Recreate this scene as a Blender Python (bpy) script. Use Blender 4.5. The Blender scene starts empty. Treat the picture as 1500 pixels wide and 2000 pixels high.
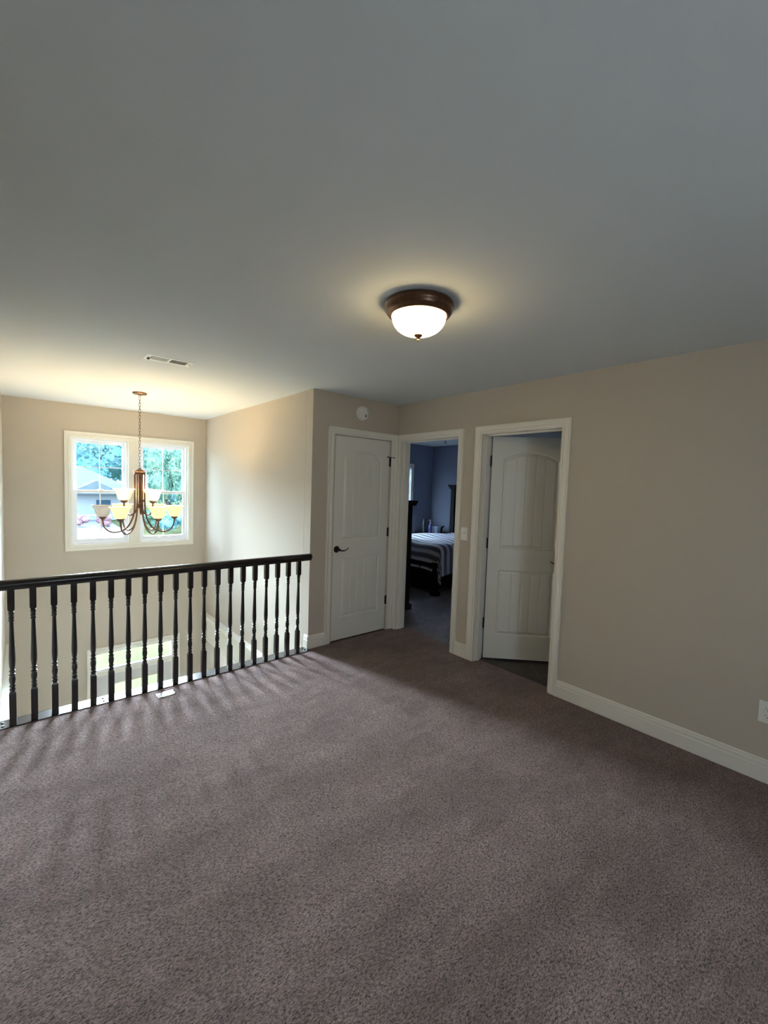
import bpy, bmesh, math, random
from mathutils import Vector, Matrix
random.seed(7)
PI = math.pi
S = bpy.context.scene
COL = S.collection

# ---------------------------------------------------------------- camera, world, sun, exposure
CAMX, CAMY, CAMZ = -3.124, -3.4678, 1.5635
YAW, PITCH, ROLL, FPX = -0.7067, -0.0597, 0.0335, 834.0
cam_data = bpy.data.cameras.new('camera')
cam = bpy.data.objects.new('camera', cam_data); COL.objects.link(cam)
F = Vector((-math.sin(YAW)*math.cos(PITCH), math.cos(YAW)*math.cos(PITCH), math.sin(PITCH)))
R = Vector((math.cos(YAW), math.sin(YAW), 0)); U = R.cross(F)
R2 = R*math.cos(ROLL)+U*math.sin(ROLL); U2 = -R*math.sin(ROLL)+U*math.cos(ROLL)
cam.matrix_world = Matrix(((R2.x, U2.x, -F.x, CAMX), (R2.y, U2.y, -F.y, CAMY), (R2.z, U2.z, -F.z, CAMZ), (0, 0, 0, 1)))
cam_data.sensor_fit = 'HORIZONTAL'; cam_data.sensor_width = 36.0
cam_data.lens = 36.0*FPX/1500.0
cam_data.clip_start = 0.02; cam_data.clip_end = 400
S.camera = cam

S.view_settings.view_transform = 'Standard'
S.view_settings.look = 'None'
S.view_settings.gamma = 1.0
S.view_settings.use_curve_mapping = False
S.view_settings.exposure = 1.0
S.cycles.use_denoising = True
S.cycles.max_bounces = 16
S.cycles.diffuse_bounces = 10
S.cycles.transparent_max_bounces = 12

SKY = 9.4          # sky radiance
SUN = 76.0          # broad bright part of the hazy sky in front of the house
BULB = 3.0          # chandelier bulbs
FLUSH = 56.0
world = bpy.data.worlds.new('hazy_sky'); S.world = world
world.use_nodes = True
nt = world.node_tree; nt.nodes.clear()
wo = nt.nodes.new('ShaderNodeOutputWorld'); bg = nt.nodes.new('ShaderNodeBackground')
tc = nt.nodes.new('ShaderNodeTexCoord'); sx = nt.nodes.new('ShaderNodeSeparateXYZ'); cr = nt.nodes.new('ShaderNodeValToRGB')
cr.color_ramp.elements[0].position = 0.0; cr.color_ramp.elements[0].color = (0.70, 0.87, 1.0, 1)
cr.color_ramp.elements[1].position = 0.9; cr.color_ramp.elements[1].color = (0.42, 0.62, 1.0, 1)
nt.links.new(tc.outputs['Generated'], sx.inputs[0]); nt.links.new(sx.outputs['Z'], cr.inputs[0])
nt.links.new(cr.outputs[0], bg.inputs['Color']); bg.inputs['Strength'].default_value = SKY
nt.links.new(bg.outputs[0], wo.inputs[0])
try: world.cycles.sampling_method = 'AUTOMATIC'
except Exception: pass

def sun(name, elev, azim, strength, color, angle):
    l = bpy.data.lights.new(name, 'SUN'); l.energy = strength; l.color = color; l.angle = math.radians(angle)
    o = bpy.data.objects.new(name, l); COL.objects.link(o)
    e, a = math.radians(elev), math.radians(azim)      # azim: direction towards the sun measured from +Y to +X
    d = Vector((math.sin(a)*math.cos(e), math.cos(a)*math.cos(e), math.sin(e)))
    o.rotation_euler = (-d).to_track_quat('-Z', 'Y').to_euler(); o.location = d*60
    return o
sun('hazy_sun', 21, 9, SUN, (0.75, 0.86, 1.0), 50)

def portal(name, loc, normal, w, h):
    l = bpy.data.lights.new(name, 'AREA'); l.shape = 'RECTANGLE'; l.size = w; l.size_y = h
    l.cycles.is_portal = True
    o = bpy.data.objects.new(name, l); COL.objects.link(o); o.location = loc
    o.rotation_euler = Vector(normal).to_track_quat('-Z', 'Z' if abs(normal[2]) < .9 else 'Y').to_euler()
    return o

# ---------------------------------------------------------------- materials
def mat(name, color, rough=0.6, metal=0.0, noise=None, bump=None, emit=None, spec=0.5, coat=0.0):
    m = bpy.data.materials.new(name); m.use_nodes = True
    n = m.node_tree; b = n.nodes['Principled BSDF']
    b.inputs['Base Color'].default_value = (*color, 1); b.inputs['Roughness'].default_value = rough
    b.inputs['Metallic'].default_value = metal; b.inputs['Specular IOR Level'].default_value = spec
    b.inputs['Coat Weight'].default_value = coat
    tcn = n.nodes.new('ShaderNodeTexCoord')
    if noise:                                   # (scale, amount)
        t = n.nodes.new('ShaderNodeTexNoise'); t.inputs['Scale'].default_value = noise[0]; t.inputs['Detail'].default_value = 4
        r = n.nodes.new('ShaderNodeValToRGB'); a = noise[1]
        r.color_ramp.elements[0].position = .3; r.color_ramp.elements[1].position = .7
        r.color_ramp.elements[0].color = (*[c*(1-a) for c in color], 1); r.color_ramp.elements[1].color = (*[min(1, c*(1+a)) for c in color], 1)
        n.links.new(tcn.outputs['Object'], t.inputs['Vector']); n.links.new(t.outputs['Fac'], r.inputs[0]); n.links.new(r.outputs[0], b.inputs['Base Color'])
    if bump:                                    # (scale, strength, distance)
        t = n.nodes.new('ShaderNodeTexNoise'); t.inputs['Scale'].default_value = bump[0]; t.inputs['Detail'].default_value = 3
        bn = n.nodes.new('ShaderNodeBump'); bn.inputs['Strength'].default_value = bump[1]; bn.inputs['Distance'].default_value = bump[2]
        n.links.new(tcn.outputs['Object'], t.inputs['Vector']); n.links.new(t.outputs['Fac'], bn.inputs['Height']); n.links.new(bn.outputs[0], b.inputs['Normal'])
    if emit:
        b.inputs['Emission Color'].default_value = (*emit[0], 1); b.inputs['Emission Strength'].default_value = emit[1]
    return m

M_wall = mat('greige_wall_paint', (0.53, 0.475, 0.40), .85, bump=(220, .12, .002), spec=.3)
M_ceil = mat('ceiling_paint', (0.665, 0.705, 0.72), .92, bump=(260, .15, .002), spec=.2)
M_trim = mat('trim_paint', (0.80, 0.775, 0.70), .38, bump=(90, .03, .001))
M_door = mat('door_paint', (0.76, 0.75, 0.68), .42, bump=(140, .05, .001))
M_vinyl = mat('window_vinyl', (0.86, 0.87, 0.90), .35, noise=(3, .02))
M_wood = mat('espresso_wood', (0.010, 0.0055, 0.005), .28, noise=(18, .5), coat=.2)
M_board = mat('espresso_board', (0.014, 0.009, 0.010), .2, noise=(14, .4), coat=.6)
M_black = mat('oil_rubbed_hardware', (0.008, 0.007, 0.007), .38, metal=.6, noise=(60, .3))
M_bronze = mat('brushed_bronze', (0.13, 0.070, 0.045), .34, metal=.85, noise=(50, .25))
M_bronze2 = mat('pewter_bronze', (0.17, 0.088, 0.058), .33, metal=.9, noise=(60, .2))
M_white = mat('white_plastic', (0.80, 0.79, 0.74), .35, noise=(30, .02))
M_whitemet = mat('white_enamel', (0.82, 0.85, 0.84), .35, noise=(30, .02))
M_dark = mat('dark_void', (0.02, 0.02, 0.02), .8, noise=(10, .2))
M_screw = mat('dark_screw', (0.012, 0.010, 0.010), .4, metal=.5, noise=(90, .3))
M_furn = mat('black_furniture', (0.010, 0.009, 0.010), .6, noise=(22, .4), spec=.12)
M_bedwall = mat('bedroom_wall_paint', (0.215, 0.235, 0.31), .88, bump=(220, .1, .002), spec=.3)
M_bath = mat('bath_wall_paint', (0.52, 0.53, 0.56), .8, bump=(220, .1, .002), spec=.3)
M_foyerfloor = mat('foyer_wood_floor', (0.48, 0.43, 0.37), .3, noise=(6, .2))
M_chrome = mat('nickel_plate', (0.80, 0.80, 0.78), .22, metal=.95, noise=(90, .04))

def carpet_mat(name, base, patch):
    m = bpy.data.materials.new(name); m.use_nodes = True
    n = m.node_tree; b = n.nodes['Principled BSDF']; L = n.links.new
    b.inputs['Roughness'].default_value = .97; b.inputs['Specular IOR Level'].default_value = .12
    b.inputs['Sheen Weight'].default_value = .35; b.inputs['Sheen Roughness'].default_value = .5
    b.inputs['Sheen Tint'].default_value = (.75, .68, .68, 1)
    t = n.nodes.new('ShaderNodeTexCoord')
    def noise(s, d, rough=.5, vec=None, dist=0):
        q = n.nodes.new('ShaderNodeTexNoise'); q.inputs['Scale'].default_value = s; q.inputs['Detail'].default_value = d
        q.inputs['Roughness'].default_value = rough; q.inputs['Distortion'].default_value = dist
        L(vec or t.outputs['Object'], q.inputs['Vector']); return q
    def ramp(src, p0, c0, p1, c1):
        r = n.nodes.new('ShaderNodeValToRGB'); e = r.color_ramp.elements
        e[0].position, e[1].position = p0, p1; e[0].color = (*c0, 1); e[1].color = (*c1, 1); L(src, r.inputs[0]); return r
    def mul(a, c, f=1.0):
        x = n.nodes.new('ShaderNodeMix'); x.data_type = 'RGBA'; x.blend_type = 'MULTIPLY'; x.inputs[0].default_value = f
        L(a, x.inputs[6]); L(c, x.inputs[7]); return x.outputs[2]
    mp = n.nodes.new('ShaderNodeMapping'); mp.inputs['Rotation'].default_value = (0, 0, math.radians(38)); mp.inputs['Scale'].default_value = (1, 2.1, 1)
    L(t.outputs['Object'], mp.inputs[0])
    tuft = noise(92, 3, .68, mp.outputs[0], .8)
    fine = noise(420, 2, .6)
    c1 = ramp(tuft.outputs['Fac'], .36, [c*.16 for c in base], .60, [c*1.75 for c in base])  # relief shading put into the colour: tuft hollows darkened, tips lightened
    c2 = ramp(fine.outputs['Fac'], .3, (.62, .62, .62), .7, (1, 1, 1))
    big = noise(1.7, 4, .62, mp.outputs[0], .3)
    c3 = ramp(big.outputs['Fac'], .38, patch, .62, (1, 1, 1))
    mid = noise(6.5, 3, .6, mp.outputs[0], .5)
    c4 = ramp(mid.outputs['Fac'], .35, (.84, .82, .82), .62, (1, 1, 1))
    x = mul(c1.outputs[0], c2.outputs[0]); x = mul(x, c3.outputs[0]); x = mul(x, c4.outputs[0]); L(x, b.inputs['Base Color'])
    add = n.nodes.new('ShaderNodeMath'); add.operation = 'MULTIPLY_ADD'; add.inputs[1].default_value = .35
    L(fine.outputs['Fac'], add.inputs[0]); L(tuft.outputs['Fac'], add.inputs[2])
    bn = n.nodes.new('ShaderNodeBump'); bn.inputs['Strength'].default_value = 1.0; bn.inputs['Distance'].default_value = .024
    L(add.outputs[0], bn.inputs['Height']); L(bn.outputs[0], b.inputs['Normal'])
    return m
M_carpet = carpet_mat('taupe_carpet', (0.475, 0.332, 0.302), (.72, .705, .70))

def tile_mat():
    m = bpy.data.materials.new('slate_tile'); m.use_nodes = True
    n = m.node_tree; b = n.nodes['Principled BSDF']; L = n.links.new
    t = n.nodes.new('ShaderNodeTexCoord'); mp = n.nodes.new('ShaderNodeMapping'); mp.inputs['Rotation'].default_value = (0, 0, PI/4)
    br = n.nodes.new('ShaderNodeTexBrick'); br.offset = 0; br.inputs['Scale'].default_value = 1
    br.inputs['Brick Width'].default_value = .33; br.inputs['Row Height'].default_value = .33; br.inputs['Mortar Size'].default_value = .006
    br.inputs['Color1'].default_value = (.050, .036, .028, 1); br.inputs['Color2'].default_value = (.040, .030, .026, 1); br.inputs['Mortar'].default_value = (.10, .08, .06, 1)
    L(t.outputs['Object'], mp.inputs[0]); L(mp.outputs[0], br.inputs['Vector']); L(br.outputs['Color'], b.inputs['Base Color'])
    b.inputs['Roughness'].default_value = .45
    return m
M_tile = tile_mat()

def glass_mat():
    m = bpy.data.materials.new('window_glass'); m.use_nodes = True
    n = m.node_tree; n.nodes.clear(); L = n.links.new
    o = n.nodes.new('ShaderNodeOutputMaterial'); tr = n.nodes.new('ShaderNodeBsdfTransparent'); gl = n.nodes.new('ShaderNodeBsdfGlossy')
    tr.inputs[0].default_value = (.93, .98, .98, 1); gl.inputs['Roughness'].default_value = .02
    fr = n.nodes.new('ShaderNodeLayerWeight'); fr.inputs['Blend'].default_value = .12
    mx = n.nodes.new('ShaderNodeMixShader'); ml = n.nodes.new('ShaderNodeMath'); ml.operation = 'MULTIPLY'; ml.inputs[1].default_value = .35
    L(fr.outputs['Fresnel'], ml.inputs[0]); L(ml.outputs[0], mx.inputs[0]); L(tr.outputs[0], mx.inputs[1]); L(gl.outputs[0], mx.inputs[2]); L(mx.outputs[0], o.inputs[0])
    return m
M_glass = glass_mat()

def shade_mat(name, color, emis, strength):
    m = mat(name, color, .35, noise=(25, .04), emit=(emis, strength) if strength else None)
    b = m.node_tree.nodes['Principled BSDF']; b.inputs['Subsurface Weight'].default_value = 0
    return m

# ---------------------------------------------------------------- mesh helpers
def box(bm, x0, x1, y0, y1, z0, z1, M=None):
    vs = [bm.verts.new((x, y, z)) for x in (x0, x1) for y in (y0, y1) for z in (z0, z1)]
    if M: 
        for v in vs: v.co = M @ v.co
    for f in ((0, 1, 3, 2), (4, 6, 7, 5), (0, 4, 5, 1), (2, 3, 7, 6), (0, 2, 6, 4), (1, 5, 7, 3)):
        bm.faces.new([vs[i] for i in f])
    return vs
def lathe(bm, prof, c=(0, 0, 0), seg=32, M=None):
    rings = []
    for r, z in prof:
        if r < 1e-5: rings.append([bm.verts.new((c[0], c[1], c[2]+z))])
        else: rings.append([bm.verts.new((c[0]+r*math.cos(2*PI*k/seg), c[1]+r*math.sin(2*PI*k/seg), c[2]+z)) for k in range(seg)])
    for a, b in zip(rings, rings[1:]):
        for k in range(seg):
            k2 = (k+1) % seg
            if len(a) == 1 and len(b) == 1: continue
            if len(a) == 1: bm.faces.new((a[0], b[k2], b[k]))
            elif len(b) == 1: bm.faces.new((a[k], a[k2], b[0]))
            else: bm.faces.new((a[k], a[k2], b[k2], b[k]))
    if M:
        for r in rings:
            for v in r: v.co = M @ v.co
def tube(bm, pts, rad, seg=10, closed=False):
    pts = [Vector(p) for p in pts]; n = len(pts); rings = []; prev = None
    for i, p in enumerate(pts):
        if closed: d = pts[(i+1) % n]-pts[i-1]
        else: d = pts[min(i+1, n-1)]-pts[max(i-1, 0)]
        d.normalize()
        if prev is None:
            a = Vector((0, 0, 1)) if abs(d.z) < .9 else Vector((1, 0, 0)); u = d.cross(a).normalized()
        else: u = (prev-d*prev.dot(d)).normalized()
        prev = u; w = d.cross(u); r = rad[i] if isinstance(rad, (list, tuple)) else rad
        rings.append([bm.verts.new(p+u*r*math.cos(2*PI*k/seg)+w*r*math.sin(2*PI*k/seg)) for k in range(seg)])
    rr = list(zip(rings, rings[1:])) + ([(rings[-1], rings[0])] if closed else [])
    for a, b in rr:
        for k in range(seg): bm.faces.new((a[k], a[(k+1) % seg], b[(k+1) % seg], b[k]))
    if not closed: bm.faces.new(rings[0][::-1]); bm.faces.new(rings[-1])
def sweep(bm, prof, p0, p1, out, up):
    """profile (offset along out, offset along up) swept straight from p0 to p1"""
    p0, p1, out, up = Vector(p0), Vector(p1), Vector(out), Vector(up)
    a = [bm.verts.new(p0+out*o+up*u) for o, u in prof]; b = [bm.verts.new(p1+out*o+up*u) for o, u in prof]
    n = len(prof)
    for k in range(n): bm.faces.new((a[k], a[(k+1) % n], b[(k+1) % n], b[k]))
    bm.faces.new(a[::-1]); bm.faces.new(b)
def obj(name, bm, m, parent=None, bevel=0, smooth=False, origin=None):
    bmesh.ops.recalc_face_normals(bm, faces=bm.faces)
    if origin is not None: bmesh.ops.translate(bm, verts=bm.verts, vec=-Vector(origin))
    me = bpy.data.meshes.new(name); bm.to_mesh(me); bm.free()
    o = bpy.data.objects.new(name, me); COL.objects.link(o); me.materials.append(m)
    if origin is not None: o.location = origin
    if parent: o.parent = parent
    if smooth:
        for p in me.polygons: p.use_smooth = True
        try: me.set_sharp_from_angle(angle=math.radians(38))
        except Exception: pass
    if bevel:
        b = o.modifiers.new('bevel', 'BEVEL'); b.width = bevel; b.segments = 2; b.limit_method = 'ANGLE'; b.angle_limit = math.radians(40)
    return o
def tag(o, label, cat, group=None):
    o['label'] = label; o['category'] = cat
    if group: o['group'] = group
    return o
def struct(name, bm, m, parent=None, label=None, **k):
    o = obj(name, bm, m, parent, **k)
    if parent is None: o['kind'] = 'structure'
    if label: o['label'] = label
    return o
def thing(name, label, cat, loc, group=None):
    o = bpy.data.objects.new(name, None); COL.objects.link(o); o.location = loc; o.empty_display_size = .05
    return tag(o, label, cat, group)
def NB(): return bmesh.new()
def wall(bm, axis, a0, a1, u0, u1, z0, z1, holes=()):
    """wall slab; axis 'x' = thickness along x (u is y). holes = (u0,u1,z0,z1)"""
    us = sorted({u0, u1, *[v for h in holes for v in h[:2]]}); zs = sorted({z0, z1, *[v for h in holes for v in h[2:]]})
    us = [u for u in us if u0 <= u <= u1]; zs = [z for z in zs if z0 <= z <= z1]
    V = {}
    def vert(s, u, z):
        k = (s, u, z)
        if k not in V:
            a = a0 if s == 0 else a1; V[k] = bm.verts.new((a, u, z) if axis == 'x' else (u, a, z))
        return V[k]
    def solid(i, j):
        if i < 0 or j < 0 or i >= len(us)-1 or j >= len(zs)-1: return False
        cu, cz = (us[i]+us[i+1])/2, (zs[j]+zs[j+1])/2
        return not any(h[0] < cu < h[1] and h[2] < cz < h[3] for h in holes)
    for i in range(len(us)-1):
        for j in range(len(zs)-1):
            if not solid(i, j): continue
            A, B, C, D = us[i], us[i+1], zs[j], zs[j+1]
            for s in (0, 1): bm.faces.new([vert(s, A, C), vert(s, B, C), vert(s, B, D), vert(s, A, D)])
            if not solid(i-1, j): bm.faces.new([vert(0, A, C), vert(1, A, C), vert(1, A, D), vert(0, A, D)])
            if not solid(i+1, j): bm.faces.new([vert(0, B, C), vert(1, B, C), vert(1, B, D), vert(0, B, D)])
            if not solid(i, j-1): bm.faces.new([vert(0, A, C), vert(1, A, C), vert(1, B, C), vert(0, B, C)])
            if not solid(i, j+1): bm.faces.new([vert(0, A, D), vert(1, A, D), vert(1, B, D), vert(0, B, D)])

# ---------------------------------------------------------------- shell
H = 2.44; LX = -3.27; WX = -1.062; FY = 2.99; FZ = -2.75; RY = -5.3; T = .12
BY0, BY1 = -.847, -.07          # bedroom opening along y
TY0, TY1 = -1.850, -1.127       # bath opening along y
CX0, CX1 = -.804, -.104         # closet leaf
DH = 2.055                      # opening height

b = NB(); wall(b, 'x', 0, T, RY, 0, 0, H, [(TY0, TY1, 0, DH), (BY0, BY1, 0, DH)]); struct('wall_right', b, M_wall)
b = NB(); wall(b, 'y', 0, T, WX+.001, T, 0, H, [(CX0, CX1, 0, DH)]); struct('wall_closet', b, M_wall)
# foyer right wall with the cased opening below
OPY0, OPY1, OPZ = .35, 2.32, -.77
b = NB(); wall(b, 'x', WX, WX+T, T, FY+.15, -.28, H); wall(b, 'x', WX, WX+T, .0, FY+.15, FZ, -.28, [(OPY0, OPY1, FZ, OPZ)]); struct('wall_foyer_right', b, M_wall)
b = NB(); wall(b, 'x', LX-T, LX, RY, FY+.15, FZ, H, []); struct('wall_left', b, M_wall)
W1 = (-2.655, -1.29, .70, 2.05)     # whole upper window opening
DOORO = (-2.44, -1.47, FZ, -.705)
b = NB(); wall(b, 'y', FY, FY+.16, LX-T, WX+T, FZ, H, [W1, DOORO]); struct('wall_foyer_front', b, M_wall)
b = NB(); wall(b, 'y', RY-T, RY, LX-T, T, 0, H, [(-2.9, -2.1, .9, 1.6)]); struct('wall_rear', b, M_wall)
b = NB(); box(b, LX-T, T, RY-T, FY+.16, H, H+.1); struct('ceiling', b, M_ceil)

# carpet of the loft: dense enough to carry a soft rolled edge
b = NB(); box(b, LX, T+.02, RY, -.062, -.02, 0.0); box(b, WX, T+.02, -.062, 0, -.02, 0)
o = struct('floor', b, M_carpet)
b = NB(); box(b, LX, T, RY, .045, -.28, -.02); struct('floor_slab', b, M_ceil)
b = NB(); box(b, LX-T, WX+3.6, -4, FY+.15, FZ-.1, FZ); struct('floor_foyer', b, M_foyerfloor)
b = NB(); wall(b, 'y', -4.1, -4, LX-T, WX+3.6, FZ, -.28); struct('wall_lower_rear', b, M_wall)
# dining room beyond the cased opening
b = NB(); wall(b, 'x', WX+3.5, WX+3.6, -4, FY+.15, FZ, -.28); wall(b, 'y', FY, FY+.15, WX+T, WX+3.6, FZ, -.28, [(.0, 1.4, -2.0, -.6)]); struct('wall_dining', b, M_bath)
b = NB(); box(b, WX+T, WX+3.6, .705, FY+.15, -.28, -.2); box(b, WX+T, WX+3.6, -4, .70, -.3, -.281); struct('ceiling_dining', b, M_ceil)

# bedroom and bath shells
BX1, BYF = 3.547, 2.808
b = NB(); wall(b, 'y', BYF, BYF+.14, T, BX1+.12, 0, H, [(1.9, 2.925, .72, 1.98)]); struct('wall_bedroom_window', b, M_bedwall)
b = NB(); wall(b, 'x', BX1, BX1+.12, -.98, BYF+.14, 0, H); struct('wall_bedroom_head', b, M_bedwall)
b = NB(); wall(b, 'y', -1.06, -.98, T, BX1+.12, 0, H); struct('wall_partition', b, M_bath)
b = NB(); wall(b, 'y', .70, .80, WX+T, T-.11, 0, H); struct('wall_closet_inner', b, M_wall)
b = NB(); box(b, WX+T, T-.11, T, .70, -.28, -.001); struct('floor_closet', b, M_carpet)
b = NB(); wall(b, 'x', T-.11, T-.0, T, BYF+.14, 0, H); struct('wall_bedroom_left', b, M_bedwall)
b = NB(); box(b, T, BX1+.12, -1.06, BYF+.14, H, H+.1); struct('ceiling_bedroom', b, M_ceil)
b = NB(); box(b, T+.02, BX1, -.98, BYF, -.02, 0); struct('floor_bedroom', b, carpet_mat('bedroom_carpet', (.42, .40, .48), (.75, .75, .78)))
b = NB(); box(b, T, BX1+.12, -4.1, BYF+.14, -.2, -.02); struct('floor_slab_side', b, M_ceil)
b = NB(); wall(b, 'x', 2.3, 2.42, -3.6, -1.06, 0, H, [(-2.9, -2.55, 1.4, 1.8)]); wall(b, 'y', -3.72, -3.6, T, 2.42, 0, H); struct('wall_bath', b, M_bath)
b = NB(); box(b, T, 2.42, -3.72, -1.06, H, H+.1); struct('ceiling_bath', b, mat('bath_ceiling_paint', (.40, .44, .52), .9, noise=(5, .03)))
b = NB(); box(b, T+.02, 2.3, -3.6, -1.06, -.02, -.004); struct('floor_bath', b, M_tile)
b = NB(); box(b, T-.035, T+.03, TY0, TY1, -.01, .004); struct('trim_1', b, mat('metal_threshold', (.05, .04, .035), .5, noise=(20, .2)))

# ---------------------------------------------------------------- casings, jambs, baseboards
CAS = [(0, 0), (.010, 0), (.012, .006), (.011, .012), (.016, .018), (.016, .024), (.013, .030), (.015, .048), (.021, .056), (.021, .064), (0, .064)]
CW = .064; HC = 2.117
def casing(name, plane, sgn, u0, u1, z1, z0=0, bottom=False, m=M_trim, width=CW, foot=True):
    """plane: ('x'|'y', value); sgn direction the casing stands out; opening edges u0<u1"""
    b = NB(); ax, val = plane; sc = width/CW
    def P(u, z): return (val, u, z) if ax == 'x' else (u, val, z)
    out = (sgn, 0, 0) if ax == 'x' else (0, sgn, 0)
    def leg(a, bb, up, miter0, miter1):
        # a, bb inner corner points (u,z); up: outward dir (u,z)
        d = Vector((bb[0]-a[0], bb[1]-a[1])).normalized(); A = []; B = []
        for o_, w in CAS:
            w *= sc
            pa = (a[0]+up[0]*w-d.x*w*miter0, a[1]+up[1]*w-d.y*w*miter0); pb = (bb[0]+up[0]*w+d.x*w*miter1, bb[1]+up[1]*w+d.y*w*miter1)
            A.append(b.verts.new(Vector(P(*pa))+Vector(out)*o_)); B.append(b.verts.new(Vector(P(*pb))+Vector(out)*o_))
        n = len(A)
        for k in range(n): b.faces.new((A[k], A[(k+1) % n], B[(k+1) % n], B[k]))
        b.faces.new(A[::-1]); b.faces.new(B)
    mb = 1 if bottom else 0
    leg((u0, z0), (u0, z1), (-1, 0), mb, 1); leg((u0, z1), (u1, z1), (0, 1), 1, 1); leg((u1, z1), (u1, z0), (1, 0), 1, mb)
    if bottom: leg((u1, z0), (u0, z0), (0, -1), 1, 1)
    return struct(name, b, m)
casing('trim_2', ('y', 0), -1, CX0-.018, CX1+.018, HC-CW)
casing('trim_3', ('x', 0), -1, BY0-.006, BY1+.006, HC-CW)
casing('trim_4', ('x', 0), -1, TY0-.006, TY1+.006, HC-CW, width=.068)
# jamb linings (with stops)
def jamb(name, ax, a0, a1, u0, u1, z1, stop):
    b = NB()
    def bx(A0, A1, B0, B1, Z0, Z1):
        if ax == 'x': box(b, A0, A1, B0, B1, Z0, Z1)
        else: box(b, B0, B1, A0, A1, Z0, Z1)
    t = .012
    bx(a0, a1, u0-.02, u0+t-.008, 0, z1); bx(a0, a1, u1-t+.008, u1+.02, 0, z1); bx(a0, a1, u0, u1, z1-.004, z1+.02)
    s0, s1 = stop
    bx(s0, s1, u0, u0+.016, 0, z1-.004); bx(s0, s1, u1-.016, u1, 0, z1-.004); bx(s0, s1, u0, u1, z1-.018, z1-.004)
    return struct(name, b, M_trim, bevel=.0012)
jamb('trim_5', 'x', .001, T+.002, BY0, BY1, DH, (.035, .075))
jamb('trim_6', 'x', .001, T+.002, TY0, TY1, DH, (.035, .078))
b = NB()
for (x0, x1, z0, z1) in ((CX0-.02, CX0-.004, 0, DH), (CX1+.004, CX1+.02, 0, DH), (CX0-.02, CX1+.02, 2.05, 2.07)): box(b, x0, x1, .001, T, z0, z1)
struct('trim_7', b, M_trim)
# baseboard profile: (out, up)
BB = [(0, 0), (.016, 0), (.016, .083), (.010, .086), (.010, .090), (.0140, .093), (.0140, .107), (.007, .111), (.007, .116), (.009, .118), (.009, .123), (.004, .126), (0, .127)]
def baseboard(name, segs):
    b = NB()
    for p0, p1, out in segs: sweep(b, BB, p0, p1, out, (0, 0, 1))
    return struct(name, b, M_trim)
baseboard('baseboard_right', [((0, RY, 0), (0, TY0-.074, 0), (-1, 0, 0)), ((0, TY1+.074, 0), (0, BY0-.070, 0), (-1, 0, 0))])
baseboard('baseboard_closet', [((WX-.013, 0, 0), (CX0-.082, 0, 0), (0, -1, 0))])
baseboard('baseboard_foyer_right', [((WX, -.013, 0), (WX, .062, 0), (-1, 0, 0))])
baseboard('baseboard_left', [((LX, RY, 0), (LX, -.06, 0), (1, 0, 0))])
baseboard('baseboard_bedroom', [((T, BYF, 0), (BX1, BYF, 0), (0, -1, 0)), ((BX1, -.98, 0), (BX1, BYF, 0), (-1, 0, 0))])

# ---------------------------------------------------------------- panel doors
def door_face(bm, w, h, y, sgn, panels, grooves, flip_arch=True):
    """relief face in the x-z plane at y; sgn = outward direction"""
    def lines(a, c, step, extra):
        s = set()
        n = int(round((c-a)/step))
        for i in range(n+1): s.add(round(a+(c-a)*i/n, 5))
        for e in extra:
            if a < e < c: s.add(round(e, 5))
        s = sorted(s); out = [s[0]]
        for v in s[1:]:
            if v-out[-1] > .0006: out.append(v)
        out[-1] = c
        return out
    ex = []
    for g in grooves: ex += [g-.0042, g-.0022, g, g+.0022, g+.0042]
    for p in panels:
        for d in (0, .004, .008, .014, .018, .034): ex += [p[0]+d, p[1]-d]
    ez = []
    for p in panels:
        for d in (0, .004, .008, .014, .018, .034): ez += [p[2]+d] + ([p[3]-d] if not p[4] else [])
    xs = lines(0, w, .006, ex); zs = lines(0, h, .006, ez)
    def height(x, z):
        for (x0, x1, z0, z1, arch) in panels:
            if x <= x0 or x >= x1 or z <= z0: continue
            if arch:
                half = (x1-x0)/2; rr = (half*half+arch*arch)/(2*arch); cx = (x0+x1)/2; cz = z1-rr
                dt = rr-math.hypot(x-cx, z-cz) if z > cz else 1
            else: dt = z1-z
            if dt <= 0: continue
            d = min(x-x0, x1-x, z-z0, dt)
            if d < .008: hgt = -.0130*(d/.008)
            elif d < .014: hgt = -.0130
            elif d < .034: hgt = -.0130+.0105*((d-.014)/.020)
            else: hgt = -.0025
            if d > .026:
                for g in grooves:
                    a = abs(x-g)
                    if a < .0042: hgt -= .0060*(1-max(0, a-.0012)/.0030)
            return hgt
        return 0.0
    G = [[bm.verts.new((x, y+sgn*height(x, z), z)) for z in zs] for x in xs]
    for i in range(len(xs)-1):
        for j in range(len(zs)-1): bm.faces.new((G[i][j], G[i+1][j], G[i+1][j+1], G[i][j+1]))
def door_mesh(w, h, th):
    bm = NB(); pn = [(.104, w-.104, 1.02, 1.90, .075), (.104, w-.104, .222, .822, 0)]
    if w < .72: pass
    f0 = .104+.034; f1 = w-f0; gr = [f0+(f1-f0)*k/5 for k in range(1, 5)]
    door_face(bm, w, h, 0, -1, pn, gr); door_face(bm, w, h, th, 1, pn, gr)
    for (x0, x1, z0, z1) in ((0, 0, 0, h), (w, w, 0, h)):
        bm.faces.new([bm.verts.new(c) for c in ((x0, 0, 0), (x0, th, 0), (x0, th, h), (x0, 0, h))])
    for z in (0, h): bm.faces.new([bm.verts.new(c) for c in ((0, 0, z), (w, 0, z), (w, th, z), (0, th, z))])
    return bm
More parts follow.
